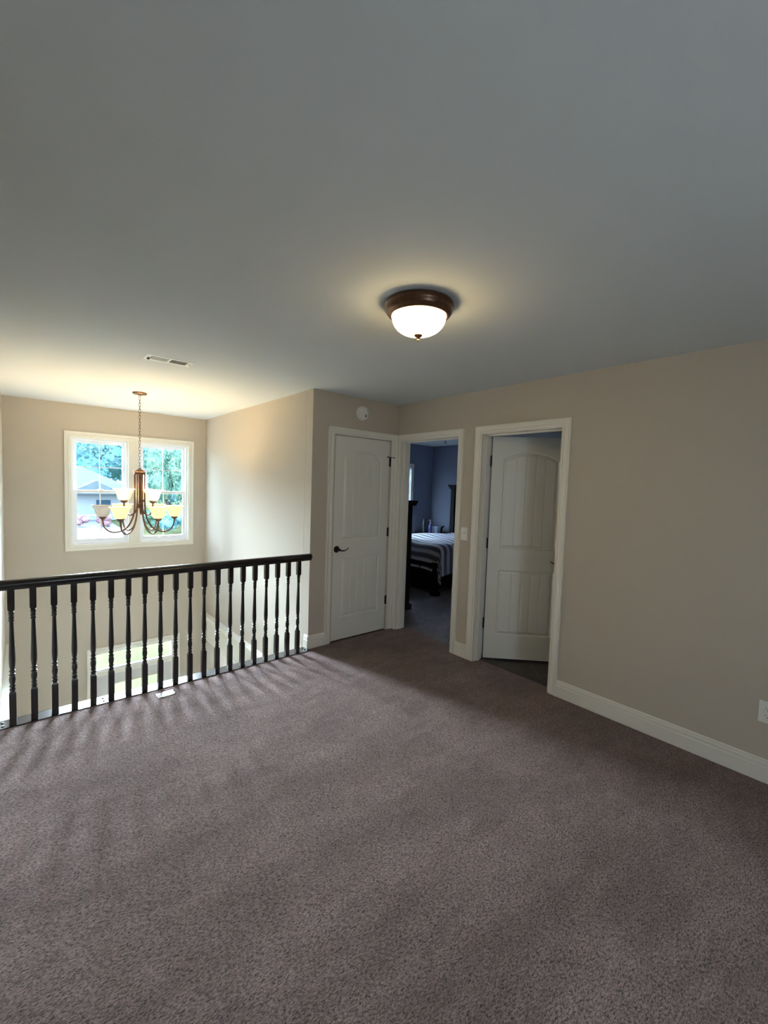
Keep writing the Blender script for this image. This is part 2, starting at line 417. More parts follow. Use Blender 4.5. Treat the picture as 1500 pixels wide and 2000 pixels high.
def lever(parent, x, z, face, dirx, name='door_handle'):
    """lever set: rose, neck, wave lever; face = y of door surface, outward -y"""
    bm = NB()
    Mx = Matrix.Translation((x, face, z)) @ Matrix.Rotation(PI/2, 4, 'X')
    lathe(bm, [(0, 0), (.033, 0), (.033, .004), (.029, .009), (.018, .012), (.011, .014), (.010, .045), (.013, .048), (.013, .056), (0, .058)], seg=28, M=Mx)
    pts = [(x, face-.050, z)]; rad = [.0085]
    for k in range(1, 13):
        t = k/12; pts.append((x+dirx*.112*t, face-.050-.006*math.sin(t*PI), z-.011*math.sin(t*PI*1.15)+.014*max(0, t-.55)*1.2)); rad.append(.0085-.0050*t)
    tube(bm, pts, rad, 10)
    return obj(name, bm, M_black, parent, smooth=True)
def hinge(bm, x, y, z, hh=.09, leaf=.026):
    lathe(bm, [(0, -hh/2-.006), (.004, -hh/2-.004), (.0068, -hh/2), (.0068, -hh/6), (.0062, -hh/6), (.0068, -hh/6+.001), (.0068, hh/6), (.0062, hh/6), (.0068, hh/6+.001), (.0068, hh/2), (.004, hh/2+.004), (0, hh/2+.006)], c=(x, y, z), seg=12)

# door_1: closet
b = door_mesh(CX1-CX0-.006, 2.032, .035)
d1 = struct('door_1', b, M_door); d1.location = (CX0+.003, .004, .012)
d1['label'] = 'closed white two-panel arched door of the closet'
lever(d1, .042, .918, 0.0, 1)
for z in (1.825, 1.075, .331):
    b = NB(); hinge(b, CX1-CX0+.001, -.008, z-.012); box(b, CX1-CX0-.012, CX1-CX0+.012, -.0022, .0, z-.012-.045, z-.012+.045)
    obj('hinge', b, M_black, d1)
b = NB(); hx = CX1-CX0
tube(b, [(hx-.052, -.030, 1.862), (hx-.02, -.016, 1.864), (hx+.001, -.008, 1.865), (hx+.025, -.018, 1.863), (hx+.040, -.026, 1.862)], .0032, 8)
lathe(b, [(0, -.008), (.0085, -.005), (.0085, .005), (0, .008)], c=(hx-.052, -.030, 1.862), seg=12); lathe(b, [(0, -.006), (.0065, -.004), (.0065, .004), (0, .006)], c=(hx+.042, -.026, 1.862), seg=12)
obj('door_stop', b, M_black, d1, smooth=True)

# door_2: bathroom leaf, opened about 45 degrees into the bath
b = door_mesh(.700, 2.032, .035)
d2 = struct('door_2', b, M_door); d2['label'] = 'white two-panel arched door standing ajar into the bathroom'
d2.location = (.124, -1.143, .012)
ang = math.atan2(-.409, .409); d2.rotation_euler = (0, 0, ang)
lever(d2, .655, .918, 0.0, -1)
for z in (1.826, 1.08, .34):
    b = NB(); Mi = Matrix.Rotation(-ang, 4, 'Z') 
    lathe(b, [(0, -.051), (.0068, -.046), (.0068, .046), (0, .051)], c=(-.009, .006, z-.012), seg=12)
    box(b, -.004, -.0005, .0, .030, z-.012-.045, z-.012+.045)
    vs = box(b, -.034, -.004, 0, .0025, z-.012-.045, z-.012+.045)
    obj('hinge', b, M_black, d2)
# strike plate on the bedroom jamb
b = NB(); box(b, .045, .070, BY1-.0055, BY1-.003, .955, 1.02); tag(obj('strike_plate', b, M_bronze, bevel=.001), 'small bronze strike plate on the bedroom door jamb', 'strike plate')
# door_3: bedroom leaf, folded back out of sight against the partition
b = NB(); box(b, T+.01, T+.76, BY0-.06, BY0-.025, .012, 2.044); struct('door_3', b, M_door, bevel=.002)

# ---------------------------------------------------------------- upper foyer windows
def sash(bm, x0, x1, y0, y1, z0, z1, st, rt, rb):
    box(bm, x0, x0+st, y0, y1, z0, z1); box(bm, x1-st, x1, y0, y1, z0, z1); box(bm, x0+st, x1-st, y0, y1, z1-rt, z1); box(bm, x0+st, x1-st, y0, y1, z0, z0+rb)
casing('trim_8', ('y', FY), -1, W1[0]+.004, W1[1]-.004, W1[3]-.004, z0=W1[2]+.004, bottom=True)
b = NB(); ex = .012
box(b, W1[0], W1[0]+ex, FY-.001, FY+.09, W1[2], W1[3]); box(b, W1[1]-ex, W1[1], FY-.001, FY+.09, W1[2], W1[3]); box(b, W1[0]+ex, W1[1]-ex, FY-.001, FY+.09, W1[3]-ex, W1[3]); box(b, W1[0]+ex, W1[1]-ex, FY-.001, FY+.09, W1[2], W1[2]+ex)
box(b, -2.040, -1.905, FY-.012, FY+.15, W1[2]+ex, W1[3]-ex)
struct('trim_9', b, M_trim, bevel=.002)
def dh_window(name, x0, x1):
    z0, z1 = W1[2]+.012, W1[3]-.012
    b = NB(); sash(b, x0, x1, FY+.03, FY+.15, z0, z1, .022, .022, .026)
    w = struct(name, b, M_vinyl, bevel=.002)
    mz = 1.375
    xa, xb = x0+.020, x1-.020
    for nm, y0, za, zb, rt, rb in (('upper_sash', FY+.085, mz-.018, z1-.018, .040, .036), ('lower_sash', FY+.050, z0+.020, mz+.020, .036, .048)):
        b = NB(); sash(b, xa, xb, y0, y0+.030, za, zb, .036, rt, rb)
        s = obj(nm, b, M_vinyl, w, bevel=.002)
        b = NB(); cx = (xa+xb)/2; cz = (za+rb+zb-rt)/2
        box(b, cx-.006, cx+.006, y0+.011, y0+.019, za+rb, zb-rt); box(b, xa+.036, xb-.036, y0+.0112, y0+.0188, cz-.006, cz+.006)
        obj('muntin', b, M_vinyl, s)
        b = NB(); box(b, xa+.034, xb-.034, y0+.013, y0+.017, za+rb-.002, zb-rt+.002); obj('pane', b, M_glass, s)
    b = NB(); box(b, (x0+x1)/2-.03, (x0+x1)/2+.03, FY+.045, FY+.062, mz+.020, mz+.032); obj('sash_lock', b, M_vinyl, w, bevel=.003)
    return w
dh_window('window_1', W1[0]+ex, -2.040)
dh_window('window_2', -1.905, W1[1]-ex)
portal('portal_foyer', ((W1[0]+W1[1])/2, FY+.17, (W1[2]+W1[3])/2), (0, -1, 0), 1.4, 1.4)

# ---------------------------------------------------------------- front door and transom (seen between the balusters)
casing('trim_10', ('y', FY), -1, DOORO[0]+.002, DOORO[1]-.002, DOORO[3]-.002, z0=FZ, width=.066)
b = NB(); box(b, DOORO[0], DOORO[0]+.022, FY, FY+.15, FZ, DOORO[3]); box(b, DOORO[1]-.022, DOORO[1], FY, FY+.15, FZ, DOORO[3]); box(b, DOORO[0]+.022, DOORO[1]-.022, FY, FY+.15, DOORO[3]-.018, DOORO[3])
box(b, DOORO[0]+.022, DOORO[1]-.022, FY-.006, FY+.085, -1.025, -.955); box(b, DOORO[0]+.022, DOORO[1]-.022, FY-.016, FY+.02, -.985, -.960)
struct('trim_11', b, M_trim, bevel=.002)
b = NB(); sash(b, DOORO[0]+.022, DOORO[1]-.022, FY+.004, FY+.034, -.957, -.72, .016, .012, .020)
w3 = struct('window_3', b, M_vinyl, bevel=.002)
b = NB(); box(b, DOORO[0]+.034, DOORO[1]-.034, FY+.016, FY+.021, -.94, -.73); obj('pane', b, M_glass, w3)
b = NB(); fx0, fx1 = DOORO[0]+.026, DOORO[1]-.026; gx0, gx1 = -2.26, -1.65
wall(b, 'y', FY+.04, FY+.085, fx0, fx1, FZ+.01, -1.028, [(gx0, gx1, -2.0, -1.165)])
d4 = struct('door_4', b, mat('front_door_paint', (.62, .61, .60), .4, noise=(9, .03)), bevel=.003)
b = NB(); box(b, gx0, gx1, FY+.060, FY+.065, -2.0, -1.165); obj('pane', b, M_glass, d4)
b = NB(); sash(b, gx0, gx1, FY+.032, FY+.093, -2.0, -1.165, .014, .014, .014)
for k in (1, 2): box(b, gx0+(gx1-gx0)*k/3-.005, gx0+(gx1-gx0)*k/3+.005, FY+.055, FY+.070, -2.0, -1.165)
obj('door_lite_frame', b, M_trim, d4)
portal('portal_entry', ((DOORO[0]+DOORO[1])/2, FY+.17, -1.3), (0, -1, 0), .95, 1.4)

# cased openings low in the foyer (cornice, frieze, pilaster): right wall real opening
def cased_opening(name, X, sg, y0, y1):
    b = NB(); top = -.365
    cor = [(0, -.125), (.018, -.125), (.022, -.110), (.030, -.095), (.045, -.070), (.060, -.040), (.075, -.030), (.075, -.005), (.080, 0), (0, 0)]
    sweep(b, cor, (X, y0-.16, top), (X, y1+.56, top), (sg, 0, 0), (0, 0, 1))
    sweep(b, [(0, -.36), (.016, -.36), (.016, -.12), (0, -.12)], (X, y0-.12, top), (X, y1+.50, top), (sg, 0, 0), (0, 0, 1))
    sweep(b, [(0, -.385), (.028, -.385), (.034, -.37), (.028, -.352), (0, -.352)], (X, y0-.13, top), (X, y1+.52, top), (sg, 0, 0), (0, 0, 1))
    for (a, c) in ((y1, y1+.13), (y0-.13, y0)):
        box(b, min(X, X+sg*.022), max(X, X+sg*.022), a, c, FZ, top-.385)
        for q in (1, 2, 3): box(b, min(X, X+sg*.027), max(X, X+sg*.027), a+(c-a)*q/4-.008, a+(c-a)*q/4+.008, FZ+.2, top-.45)
    return struct(name, b, M_trim)
cased_opening('trim_12', WX, -1, OPY0, OPY1)
b = NB(); box(b, WX-.002, WX+T+.002, OPY1-.006, OPY1+.01, FZ, OPZ+.006); box(b, WX-.002, WX+T+.002, OPY0-.01, OPY0+.006, FZ, OPZ+.006); box(b, WX-.002, WX+T+.002, OPY0, OPY1, OPZ-.006, OPZ+.01); struct('trim_13', b, M_trim)
cased_opening('trim_14', LX, 1, OPY0, OPY1)

# ---------------------------------------------------------------- railing
BAL_Y = -.025
b = NB(); box(b, LX+.002, WX-.002, -.064, .050, -.022, .006)
sweep(b, [(0, -.022), (.012, -.018), (.016, -.008), (.012, .002), (0, .006)], (LX+.002, .050, 0), (WX-.002, .050, 0), (0, 1, 0), (0, 0, 1))
shoe = tag(obj('landing_board', b, M_board, bevel=.002), 'glossy dark brown floor board edging the carpet under the balusters', 'floor board')
shoe_screws = [(-3.225, -.035), (-3.228, .012), (-2.700, -.032), (-2.700, .014), (-2.240, -.032), (-2.240, .016), (-1.690, -.030), (-1.690, .016), (-1.105, -.020), (-1.105, .020)]
for x, y in shoe_screws:
    b = NB(); lathe(b, [(0, .006), (.009, .006), (.008, .0095), (.004, .011), (0, .0112)], c=(x, y, 0), seg=12); obj('screw', b, M_screw, shoe, smooth=True)
b = NB()
HR = [(-.020, 0), (-.020, .012), (-.030, .018), (-.034, .030), (-.031, .044), (-.022, .054), (-.010, .060), (0, .0615), (.010, .060), (.022, .054), (.031, .044), (.034, .030), (.030, .018), (.020, .012), (.020, 0)]
sweep(b, HR, (LX+.001, BAL_Y+.003, .855), (WX-.004, BAL_Y+.003, .855), (0, 1, 0), (0, 0, 1))
tag(obj('handrail', b, M_wood, smooth=True), 'dark brown wooden handrail running along the top of the balusters', 'handrail')
def baluster_mesh():
    bm = NB(); s = .0172
    def sq(z0, z1, ch0, ch1):
        zz = [(z0, s-.005 if ch0 else s), (z0+.012, s), (z1-.012, s), (z1, s-.005 if ch1 else s)]
        rows = [[bm.verts.new((sx_*r, sy_*r, z)) for sx_, sy_ in ((-1, -1), (1, -1), (1, 1), (-1, 1))] for z, r in zz]
        for a, c in zip(rows, rows[1:]):
            for k in range(4): bm.faces.new((a[k], a[(k+1) % 4], c[(k+1) % 4], c[k]))
        bm.faces.new(rows[0][::-1]); bm.faces.new(rows[-1])
    sq(.006, .215, False, True); sq(.722, .8552, True, False)
    P = [(0, .214), (.012, .214), (.012, .220), (.0145, .224), (.0145, .228), (.0115, .232), (.0105, .240), (.0140, .246), (.0140, .251), (.0105, .255),
         (.0115, .262), (.0140, .275), (.0150, .288), (.0140, .302), (.0110, .312), (.0150, .317), (.0150, .322), (.0105, .326), (.0100, .336), (.0140, .341), (.0140, .346), (.0100, .350),
         (.0110, .356), (.0135, .375), (.0148, .400), (.0148, .425), (.0140, .460), (.0125, .520), (.0108, .580), (.0096, .630), (.0092, .654),
         (.0125, .658), (.0135, .664), (.0105, .669), (.0120, .676), (.0135, .682), (.0105, .687), (.0120, .694), (.0120, .704), (.0140, .708), (.0140, .713), (.0105, .717), (.0105, .724), (0, .724)]
    lathe(bm, [(q*1.13, z) for q, z in P], seg=16)
    return bm
ord_ = ['first', 'second', 'third', 'fourth', 'fifth', 'sixth', 'seventh', 'eighth', 'ninth', 'tenth', 'eleventh', 'twelfth', 'thirteenth', 'fourteenth', 'fifteenth', 'sixteenth', 'seventeenth', 'eighteenth', 'nineteenth', 'twentieth']
bal0 = obj('baluster', baluster_mesh(), M_wood, smooth=True)
for k in range(20):
    o = bal0 if k == 0 else bal0.copy()
    if k: COL.objects.link(o)
    o.location = (-3.176+(3.176-1.189)*k/19, BAL_Y, 0)
    left = k < 10
    lab = ('dark turned wooden baluster, %s from the left end of the railing' % ord_[k]) if left else ('dark turned wooden baluster, %s from the closet wall end of the railing' % ord_[19-k])
    tag(o, lab, 'baluster', 'turned balusters of the loft railing')

# ---------------------------------------------------------------- chandelier
CHX, CHY = -2.176, 1.565
ch = thing('chandelier', 'bronze two-tier chandelier with frosted bell shades hanging in front of the window', 'chandelier', (CHX, CHY, 1.0))
def chp(name, bm, m, parent=None, **k):
    o = obj(name, bm, m, parent or ch, **k)
    if parent is None or parent is ch: pass
    return o
Z0 = -1.0        # parts are modelled around the axis with world z, shifted by the empty's height
b = NB(); lathe(b, [(0, 2.412), (.012, 2.412), (.016, 2.418), (.060, 2.422), (.066, 2.428), (.066, 2.4395), (0, 2.4395)], c=(0, 0, Z0), seg=36); tube(b, [(.010*math.cos(a), 0, 2.404+.010*math.sin(a)+Z0) for a in [2*PI*i/14 for i in range(14)]], .002, 6, True); obj('canopy', b, M_bronze2, ch, smooth=True)
b = NB(); nl = 22; zt, zb = 2.398, 1.690; Ls = (zt-zb)/nl
for k in range(nl):
    zc = zt-(k+.5)*Ls; hh = Ls*.5+.0045; ww = .0085; pts = []
    for i in range(16):
        a = 2*PI*i/16; x = ww*math.cos(a); z = (hh-ww)*(1 if math.sin(a) > 0 else -1)+ww*math.sin(a)
        pts.append((x, 0, z+zc+Z0) if k % 2 == 0 else (0, x, z+zc+Z0))
    tube(b, pts, .0018, 6, True)
obj('chain', b, M_bronze, ch, smooth=True)
b = NB(); tube(b, [(.011*math.cos(a), 0, 1.683+.011*math.sin(a)+Z0) for a in [2*PI*i/14 for i in range(14)]], .0022, 6, True)
lathe(b, [(0, 1.672), (.006, 1.672), (.010, 1.668), (.022, 1.658), (.040, 1.645), (.060, 1.640), (.062, 1.634), (.052, 1.626), (.052, 1.612), (.056, 1.608), (.056, 1.602), (0, 1.602)], c=(0, 0, Z0), seg=36); obj('hub', b, M_bronze2, ch, smooth=True)
b = NB(); lathe(b, [(0, 1.604), (.010, 1.604), (.010, 1.30), (.022, 1.29), (.026, 1.275), (.018, 1.26), (.010, 1.25), (0, 1.245)], c=(0, 0, Z0), seg=20); obj('stem', b, M_bronze2, ch, smooth=True)
M_shade = shade_mat('frosted_shade_lit', (.45, .37, .22), (1.0, .74, .30), .62)
M_shade_off = shade_mat('frosted_shade_unlit', (.66, .60, .54), None, 0)
def shade_prof(): return [(.034, .0), (.045, .004), (.056, .022), (.062, .045), (.068, .070), (.078, .092), (.092, .108), (.097, .114), (.094, .1155), (.089, .108), (.075, .092), (.065, .070), (.059, .045), (.053, .022), (.042, .007), (.034, .004)]
def catmull(P, n=7):
    P = [Vector(p) for p in P]; out = []
    for i in range(len(P)-1):
        p0 = P[max(i-1, 0)]; p1 = P[i]; p2 = P[i+1]; p3 = P[min(i+2, len(P)-1)]
        for k in range(n):
            t = k/n; out.append(.5*((2*p1)+(-p0+p2)*t+(2*p0-5*p1+4*p2-p3)*t*t+(-p0+3*p1-3*p2+p3)*t**3))
    out.append(P[-1]); return out
def arm(angle, R_, zc, low, tubr, lit, roff=.038):
    ca, sa = math.cos(angle), math.sin(angle)
    if R_ > .2: prof = [(roff, 1.604), (roff, 1.50), (roff, 1.38), (roff+.001, 1.28), (roff+.008, 1.20), (roff+.030, 1.12), (.115, 1.052), (.170, 1.016), (.232, 1.005), (.284, 1.028), (.315, 1.075), (R_, 1.135)]
    else: prof = [(roff, 1.604), (roff, 1.50), (roff, 1.38), (roff+.003, 1.28), (.042, 1.215), (.080, 1.185), (.122, 1.198), (.145, 1.245), (R_, 1.305)]
    b = NB(); tube(b, [(p.x*ca, p.x*sa, p.y+Z0) for p in catmull([(r, z) for r, z in prof])], tubr, 9)
    a = obj('arm', b, M_bronze2, ch, smooth=True)
    c = (R_*ca, R_*sa, Z0)
    b = NB(); lathe(b, [(0, zc-.036), (.007, zc-.034), (.010, zc-.028), (.022, zc-.020), (.033, zc-.006), (.038, zc+.004), (.034, zc+.006), (0, zc+.006)], c=c, seg=24); obj('socket_cup', b, M_bronze2, a, smooth=True)
    b = NB(); lathe(b, [(r, z+zc+.001) for r, z in shade_prof()], c=c, seg=36)
    s = obj('lamp_shade', b, M_shade if lit else M_shade_off, a, smooth=True)
    s['label'] = 'lit cream glass bell shade' if lit else 'unlit grey glass bell shade'
    b = NB(); lathe(b, [(0, zc+.006), (.011, zc+.008), (.011, zc+.03), (.020, zc+.048), (.023, zc+.062), (.017, zc+.078), (0, zc+.085)], c=c, seg=16)
    obj('bulb', b, M_bulb if lit else M_bulb_off, a, smooth=True)
    return s
M_bulb = mat('lit_bulb', (.9, .85, .7), .3, noise=(10, .02), emit=((1.0, .78, .46), 215.0))
M_bulb_off = mat('unlit_bulb', (.75, .74, .72), .3, noise=(10, .02))
ax0 = -math.radians(10.7)
for a, lit in ((180, False), (-120, True), (-60, True), (0, True), (60, True), (120, True)):
    arm(ax0+math.radians(a), .325, 1.165, 1.005, .0078, lit, .045)
for a in (202, -38, 82): arm(ax0+math.radians(a), .150, 1.335, 1.235, .0078, True, .024)

# ---------------------------------------------------------------- flush ceiling light
fl = thing('flush_ceiling_light', 'round bronze flush-mount ceiling light with glowing frosted bowl and finial', 'ceiling light', (-1.6625, -1.965, H))
b = NB(); lathe(b, [(0, -.0005), (.150, -.0005), (.160, -.006), (.166, -.014), (.166, -.020), (.160, -.026), (.157, -.034), (.156, -.044), (.150, -.054), (.140, -.060), (.137, -.066), (.131, -.066), (.128, -.058), (.0, -.040)], seg=72)
obj('pan', b, M_bronze, fl, smooth=True)
def dome_mat():
    m = mat('glowing_bowl_glass', (.9, .85, .7), .3, noise=(14, .03)); n = m.node_tree; bs = n.nodes['Principled BSDF']
    bs.inputs['Emission Color'].default_value = (1.0, .74, .36, 1); bs.inputs['Emission Strength'].default_value = FLUSH/4
    return m
b = NB(); pr = [(.1285, -.060)] + [(.128*math.cos(t)**.8 if t < 1.5707 else 0, -.066-.082*math.sin(t)) for t in [PI/2*i/16 for i in range(17)]]
lathe(b, pr, seg=72); obj('glass_bowl', b, dome_mat(), fl, smooth=True)
b = NB(); lathe(b, [(0, -.146), (.020, -.1465), (.021, -.150), (.014, -.158), (.006, -.163), (.0045, -.167), (.006, -.171), (.006, -.175), (0, -.179)], seg=24); obj('finial', b, M_bronze2, fl, smooth=True)

# ---------------------------------------------------------------- ceiling vent
vt = thing('ceiling_vent', 'white rectangular air register set in the ceiling above the railing', 'vent', (-2.272, .037, H))
vt.rotation_euler = (0, 0, math.radians(0))
b = NB(); wv, dv = .158, .080
def plate(bm, x0, x1, y0, y1, z0, z1, holes):
    xs = sorted({x0, x1, *[h[0] for h in holes], *[h[1] for h in holes]}); 
    tmp = NB(); wall(tmp, 'y', z0, z1, x0, x1, y0, y1, holes)
    for v in tmp.verts: v.co = Vector((v.co.x, v.co.z, v.co.y))
    me = bpy.data.meshes.new('t'); tmp.to_mesh(me); tmp.free(); bm.from_mesh(me); bpy.data.meshes.remove(me)
plate(b, -wv, wv, -dv, dv, -.0035, -.0005, [(-.122, -.008, -.050, .050), (.010, .122, -.050, .050)])
obj('frame', b, M_whitemet, vt, bevel=.0015)
b = NB(); box(b, -.124, .124, -.052, .052, -.0012, -.0004); obj('backing', b, M_dark, vt)
for s0, tilt in ((-.122, 1), (.010, -1)):
    for k in range(9):
        b = NB(); x = s0+.010+k*.0118
        Mx = Matrix.Translation((x, 0, -.0030)) @ Matrix.Rotation(tilt*.75, 4, 'Y')
        box(b, -.0028, .0028, -.050, .050, -.0008, .0008, Mx); obj('louver', b, M_whitemet, vt)
b = NB(); box(b, -.1385, -.1345, -.028, .004, -.022, -.008); box(b, -.147, -.130, -.004, .0, -.020, -.008); obj('damper_lever', b, M_screw, vt)
b = NB(); lathe(b, [(0, -.011), (.005, -.0105), (.006, -.008), (0, -.008)], c=(.141, -.006, 0), seg=10); obj('screw', b, M_screw, vt)

# ---------------------------------------------------------------- smoke detector, switch, outlet, floor plate
sd = thing('smoke_detector', 'round white smoke detector on the wall above the closet door', 'smoke detector', (-.495, 0, 2.286))
MR = Matrix.Rotation(PI/2, 4, 'X')
b = NB(); lathe(b, [(0, .0), (.072, 0), (.072, .010), (.068, .014), (0, .014)], seg=48, M=MR); obj('base', b, M_white, sd, smooth=True)
b = NB(); lathe(b, [(.060, .014), (.064, .018), (.064, .034), (.058, .041), (.030, .045), (0, .046)], seg=48, M=MR); cv = obj('cover', b, M_white, sd, smooth=True)
for (x, z, w, h) in ((.022, -.022, .006, .014),): 
    b = NB(); lathe(b, [(0, 0), (.010, 0), (.008, .003), (0, .0035)], seg=16, M=Matrix.Translation((.012, -.0435, -.026)) @ Matrix.Diagonal((.7, 1, 1.7, 1)) @ MR); obj('sensor_port', b, M_screw, sd)
b = NB(); lathe(b, [(0, 0), (.011, 0), (.010, .003), (0, .004)], seg=20, M=Matrix.Translation((.008, -.0445, .012)) @ MR); obj('test_button', b, M_whitemet, sd, smooth=True)
b = NB()
for k in range(7):
    a = math.radians(-35+k*14); Mk = Matrix.Translation((.047*math.cos(a), -.0425, .047*math.sin(a))) @ Matrix.Rotation(-a, 4, 'Y'); box(b, -.007, .007, -.001, .001, -.002, .002, Mk)
obj('sound_slots', b, M_screw, sd)

def wallplate(name, label, cat, y, z, w, h):
    t = thing(name, label, cat, (0, y, z)); b = NB(); box(b, -.006, -.0002, -w/2, w/2, -h/2, h/2); obj('cover_plate', b, M_white, t, bevel=.0025); return t
sw = wallplate('light_switch', 'white toggle switch plate on the wall between the two doorways', 'light switch', -.9645, 1.1515, .076, .120)
b = NB(); box(b, -.0075, -.0058, -.006, .006, -.013, .013); obj('toggle_surround', b, M_white, sw)
b = NB(); box(b, -.019, -.006, -.0042, .0042, -.001, .011, Matrix.Rotation(.25, 4, 'Y')); obj('toggle', b, M_whitemet, sw, bevel=.001)
for dz in (-.030, .030):
    b = NB(); lathe(b, [(0, 0), (.003, 0), (.0025, .0012), (0, .0014)], seg=10, M=Matrix.Translation((-.0058, 0, dz)) @ Matrix.Rotation(-PI/2, 4, 'Y')); obj('screw', b, M_whitemet, sw)
ou = wallplate('wall_outlet', 'white duplex electrical outlet low on the right wall above the baseboard', 'outlet', -3.125, .390, .078, .122)
for dz in (-.020, .020):
    b = NB(); lathe(b, [(0, 0), (.0165, 0), (.0165, .002), (0, .0025)], seg=24, M=Matrix.Translation((-.0058, 0, dz)) @ Matrix.Rotation(-PI/2, 4, 'Y')); rc = obj('receptacle', b, M_white, ou, smooth=True)
    b = NB(); box(b, -.0089, -.0080, -.0075, -.0055, dz-.001, dz+.008); box(b, -.0089, -.0080, .0055, .0075, dz-.001, dz+.007); box(b, -.0089, -.0080, -.002, .002, dz-.010, dz-.006); obj('slot', b, M_dark, rc)
fp = NB(); box(fp, -.058, .058, -.035, .035, 0.001, .006); fo = obj('floor_plate', fp, M_chrome, bevel=.002); fo.location = (-2.336, -.168, 0); fo.rotation_euler = (0, 0, math.radians(4))
tag(fo, 'small shiny rectangular metal cover plate on the carpet by the railing', 'floor plate')
for sx_ in (-.042, .042):
    b = NB(); lathe(b, [(0, .006), (.004, .006), (.003, .0075), (0, .008)], c=(sx_, 0, 0), seg=10); obj('screw', b, M_chrome, fo)

# ---------------------------------------------------------------- bedroom
casing('trim_15', ('y', BYF), -1, 1.904, 2.921, 1.976, z0=.724, bottom=True)
b = NB(); sash(b, 1.905, 2.920, BYF+.03, BYF+.13, .725, 1.975, .03, .03, .03); box(b, 1.935, 2.89, BYF+.07, BYF+.10, 1.33, 1.37)
w4 = struct('window_4', b, M_vinyl)
b = NB(); box(b, 1.935, 2.89, BYF+.083, BYF+.088, .755, 1.945); obj('pane', b, M_glass, w4)
bl = thing('window_blind', 'white slatted blind hanging in the bedroom window', 'blind', (2.41, BYF+.015, 1.97))
b = NB(); box(b, -.49, .49, -.015, .012, -.035, 0); obj('headrail', b, M_vinyl, bl)
for k in range(57):
    b = NB(); box(b, -.485, .485, -.011, .011, -.0006, .0006, Matrix.Translation((0, -.002, -.045-k*.0207)) @ Matrix.Rotation(1.27, 4, 'X')); obj('slat', b, M_vinyl, bl)
portal('portal_bedroom', (2.41, BYF+.15, 1.35), (0, -1, 0), 1.02, 1.26)

cd = thing('dresser', 'tall dark wood chest of drawers just inside the bedroom doorway', 'dresser', (.39, .90, 0))
b = NB(); box(b, -.255, .270, -.495, .495, .07, 1.335); obj('carcass', b, M_furn, cd, bevel=.004)
b = NB(); sweep(b, [(0, 0), (.012, 0), (.030, .030), (.045, .040), (.045, .062), (0, .062)], (-.255, -.495, 1.335), (.315, -.495, 1.335), (0, -1, 0), (0, 0, 1)); sweep(b, [(0, 0), (.012, 0), (.030, .030), (.045, .040), (.045, .062), (0, .062)], (.270, -.540, 1.335), (.270, .540, 1.335), (1, 0, 0), (0, 0, 1)); box(b, -.255, .270, -.495, .5, 1.335, 1.397); obj('crown_top', b, M_furn, cd)
b = NB(); box(b, -.255, .292, -.517, .517, 0, .075); obj('plinth', b, M_furn, cd, bevel=.004)
for k in range(5):
    b = NB(); z = .10+k*.245; box(b, .270, .288, -.45, .45, z, z+.225); dr = obj('drawer', b, M_furn, cd, bevel=.004)
    for y in (-.22, .22):
        b = NB(); lathe(b, [(0, 0), (.008, 0), (.007, .012), (.016, .018), (.014, .026), (0, .028)], seg=14, M=Matrix.Translation((.288, y, z+.112)) @ Matrix.Rotation(PI/2, 4, 'Y')); obj('knob', b, M_bronze, dr, smooth=True)

bd = thing('bed', 'dark wooden bed standing behind the bedroom doorway', 'bed', (2.45, 1.45, 0))
ox, oy = 2.45, 1.45
def bb(name, boxes, m=M_furn, bevel=.004, label=None):
    b = NB()
    for q in boxes: box(b, q[0]-ox, q[1]-ox, q[2]-oy, q[3]-oy, q[4], q[5])
    o = obj(name, b, m, bd, bevel=bevel)
    if label: o['label'] = label
    return o
for y in (.655, 2.135): bb('foot_post', [(1.42, 1.50, y, y+.08, .05, .46), (1.405, 1.515, y-.015, y+.095, 0, .055), (1.41, 1.51, y-.01, y+.09, .46, .485)])
bb('footboard', [(1.44, 1.48, .73, 2.14, .07, .455), (1.43, 1.49, .73, 2.14, .40, .47), (1.43, 1.49, .73, 2.14, .07, .14)])
for y in (.675, 2.165): bb('side_rail', [(1.50, 3.40, y, y+.03, .10, .40)])
for y in (.655, 2.055): bb('headboard_post', [(3.41, 3.53, y, y+.10, 0, 1.56), (3.39, 3.545, y-.025, y+.125, 1.56, 1.60), (3.37, 3.545, y-.045, y+.145, 1.60, 1.64)])
bb('headboard', [(3.44, 3.50, .75, 2.06, .25, 1.50), (3.43, 3.51, .75, 2.06, 1.42, 1.52)])
bb('mattress', [(1.50, 3.40, .70, 2.17, .30, .60)], mat('mattress_fabric', (.5, .5, .52), .8, noise=(20, .05)), .03)
# duvet
def duvet_mat():
    m = bpy.data.materials.new('striped_duvet'); m.use_nodes = True
    n = m.node_tree; bs = n.nodes['Principled BSDF']; L = n.links.new
    uv = n.nodes.new('ShaderNodeUVMap'); uv.uv_map = 'UVMap'
    wv_ = n.nodes.new('ShaderNodeTexWave'); wv_.bands_direction = 'X'; wv_.inputs['Scale'].default_value = 2.6; wv_.inputs['Distortion'].default_value = 1.2; wv_.inputs['Detail'].default_value = 1.5; wv_.inputs['Detail Scale'].default_value = .6
    L(uv.outputs[0], wv_.inputs['Vector'])
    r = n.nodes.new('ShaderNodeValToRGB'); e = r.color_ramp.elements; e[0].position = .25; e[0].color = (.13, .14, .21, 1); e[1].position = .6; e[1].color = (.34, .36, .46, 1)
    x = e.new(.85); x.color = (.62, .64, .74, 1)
    L(wv_.outputs['Fac'], r.inputs[0]); L(r.outputs[0], bs.inputs['Base Color']); bs.inputs['Roughness'].default_value = .8
    return m
b = NB(); nu, nv = 70, 60; uvl = b.loops.layers.uv.new('UVMap'); G = []; UVs = {}
L0, Wd = 1.95, 1.50
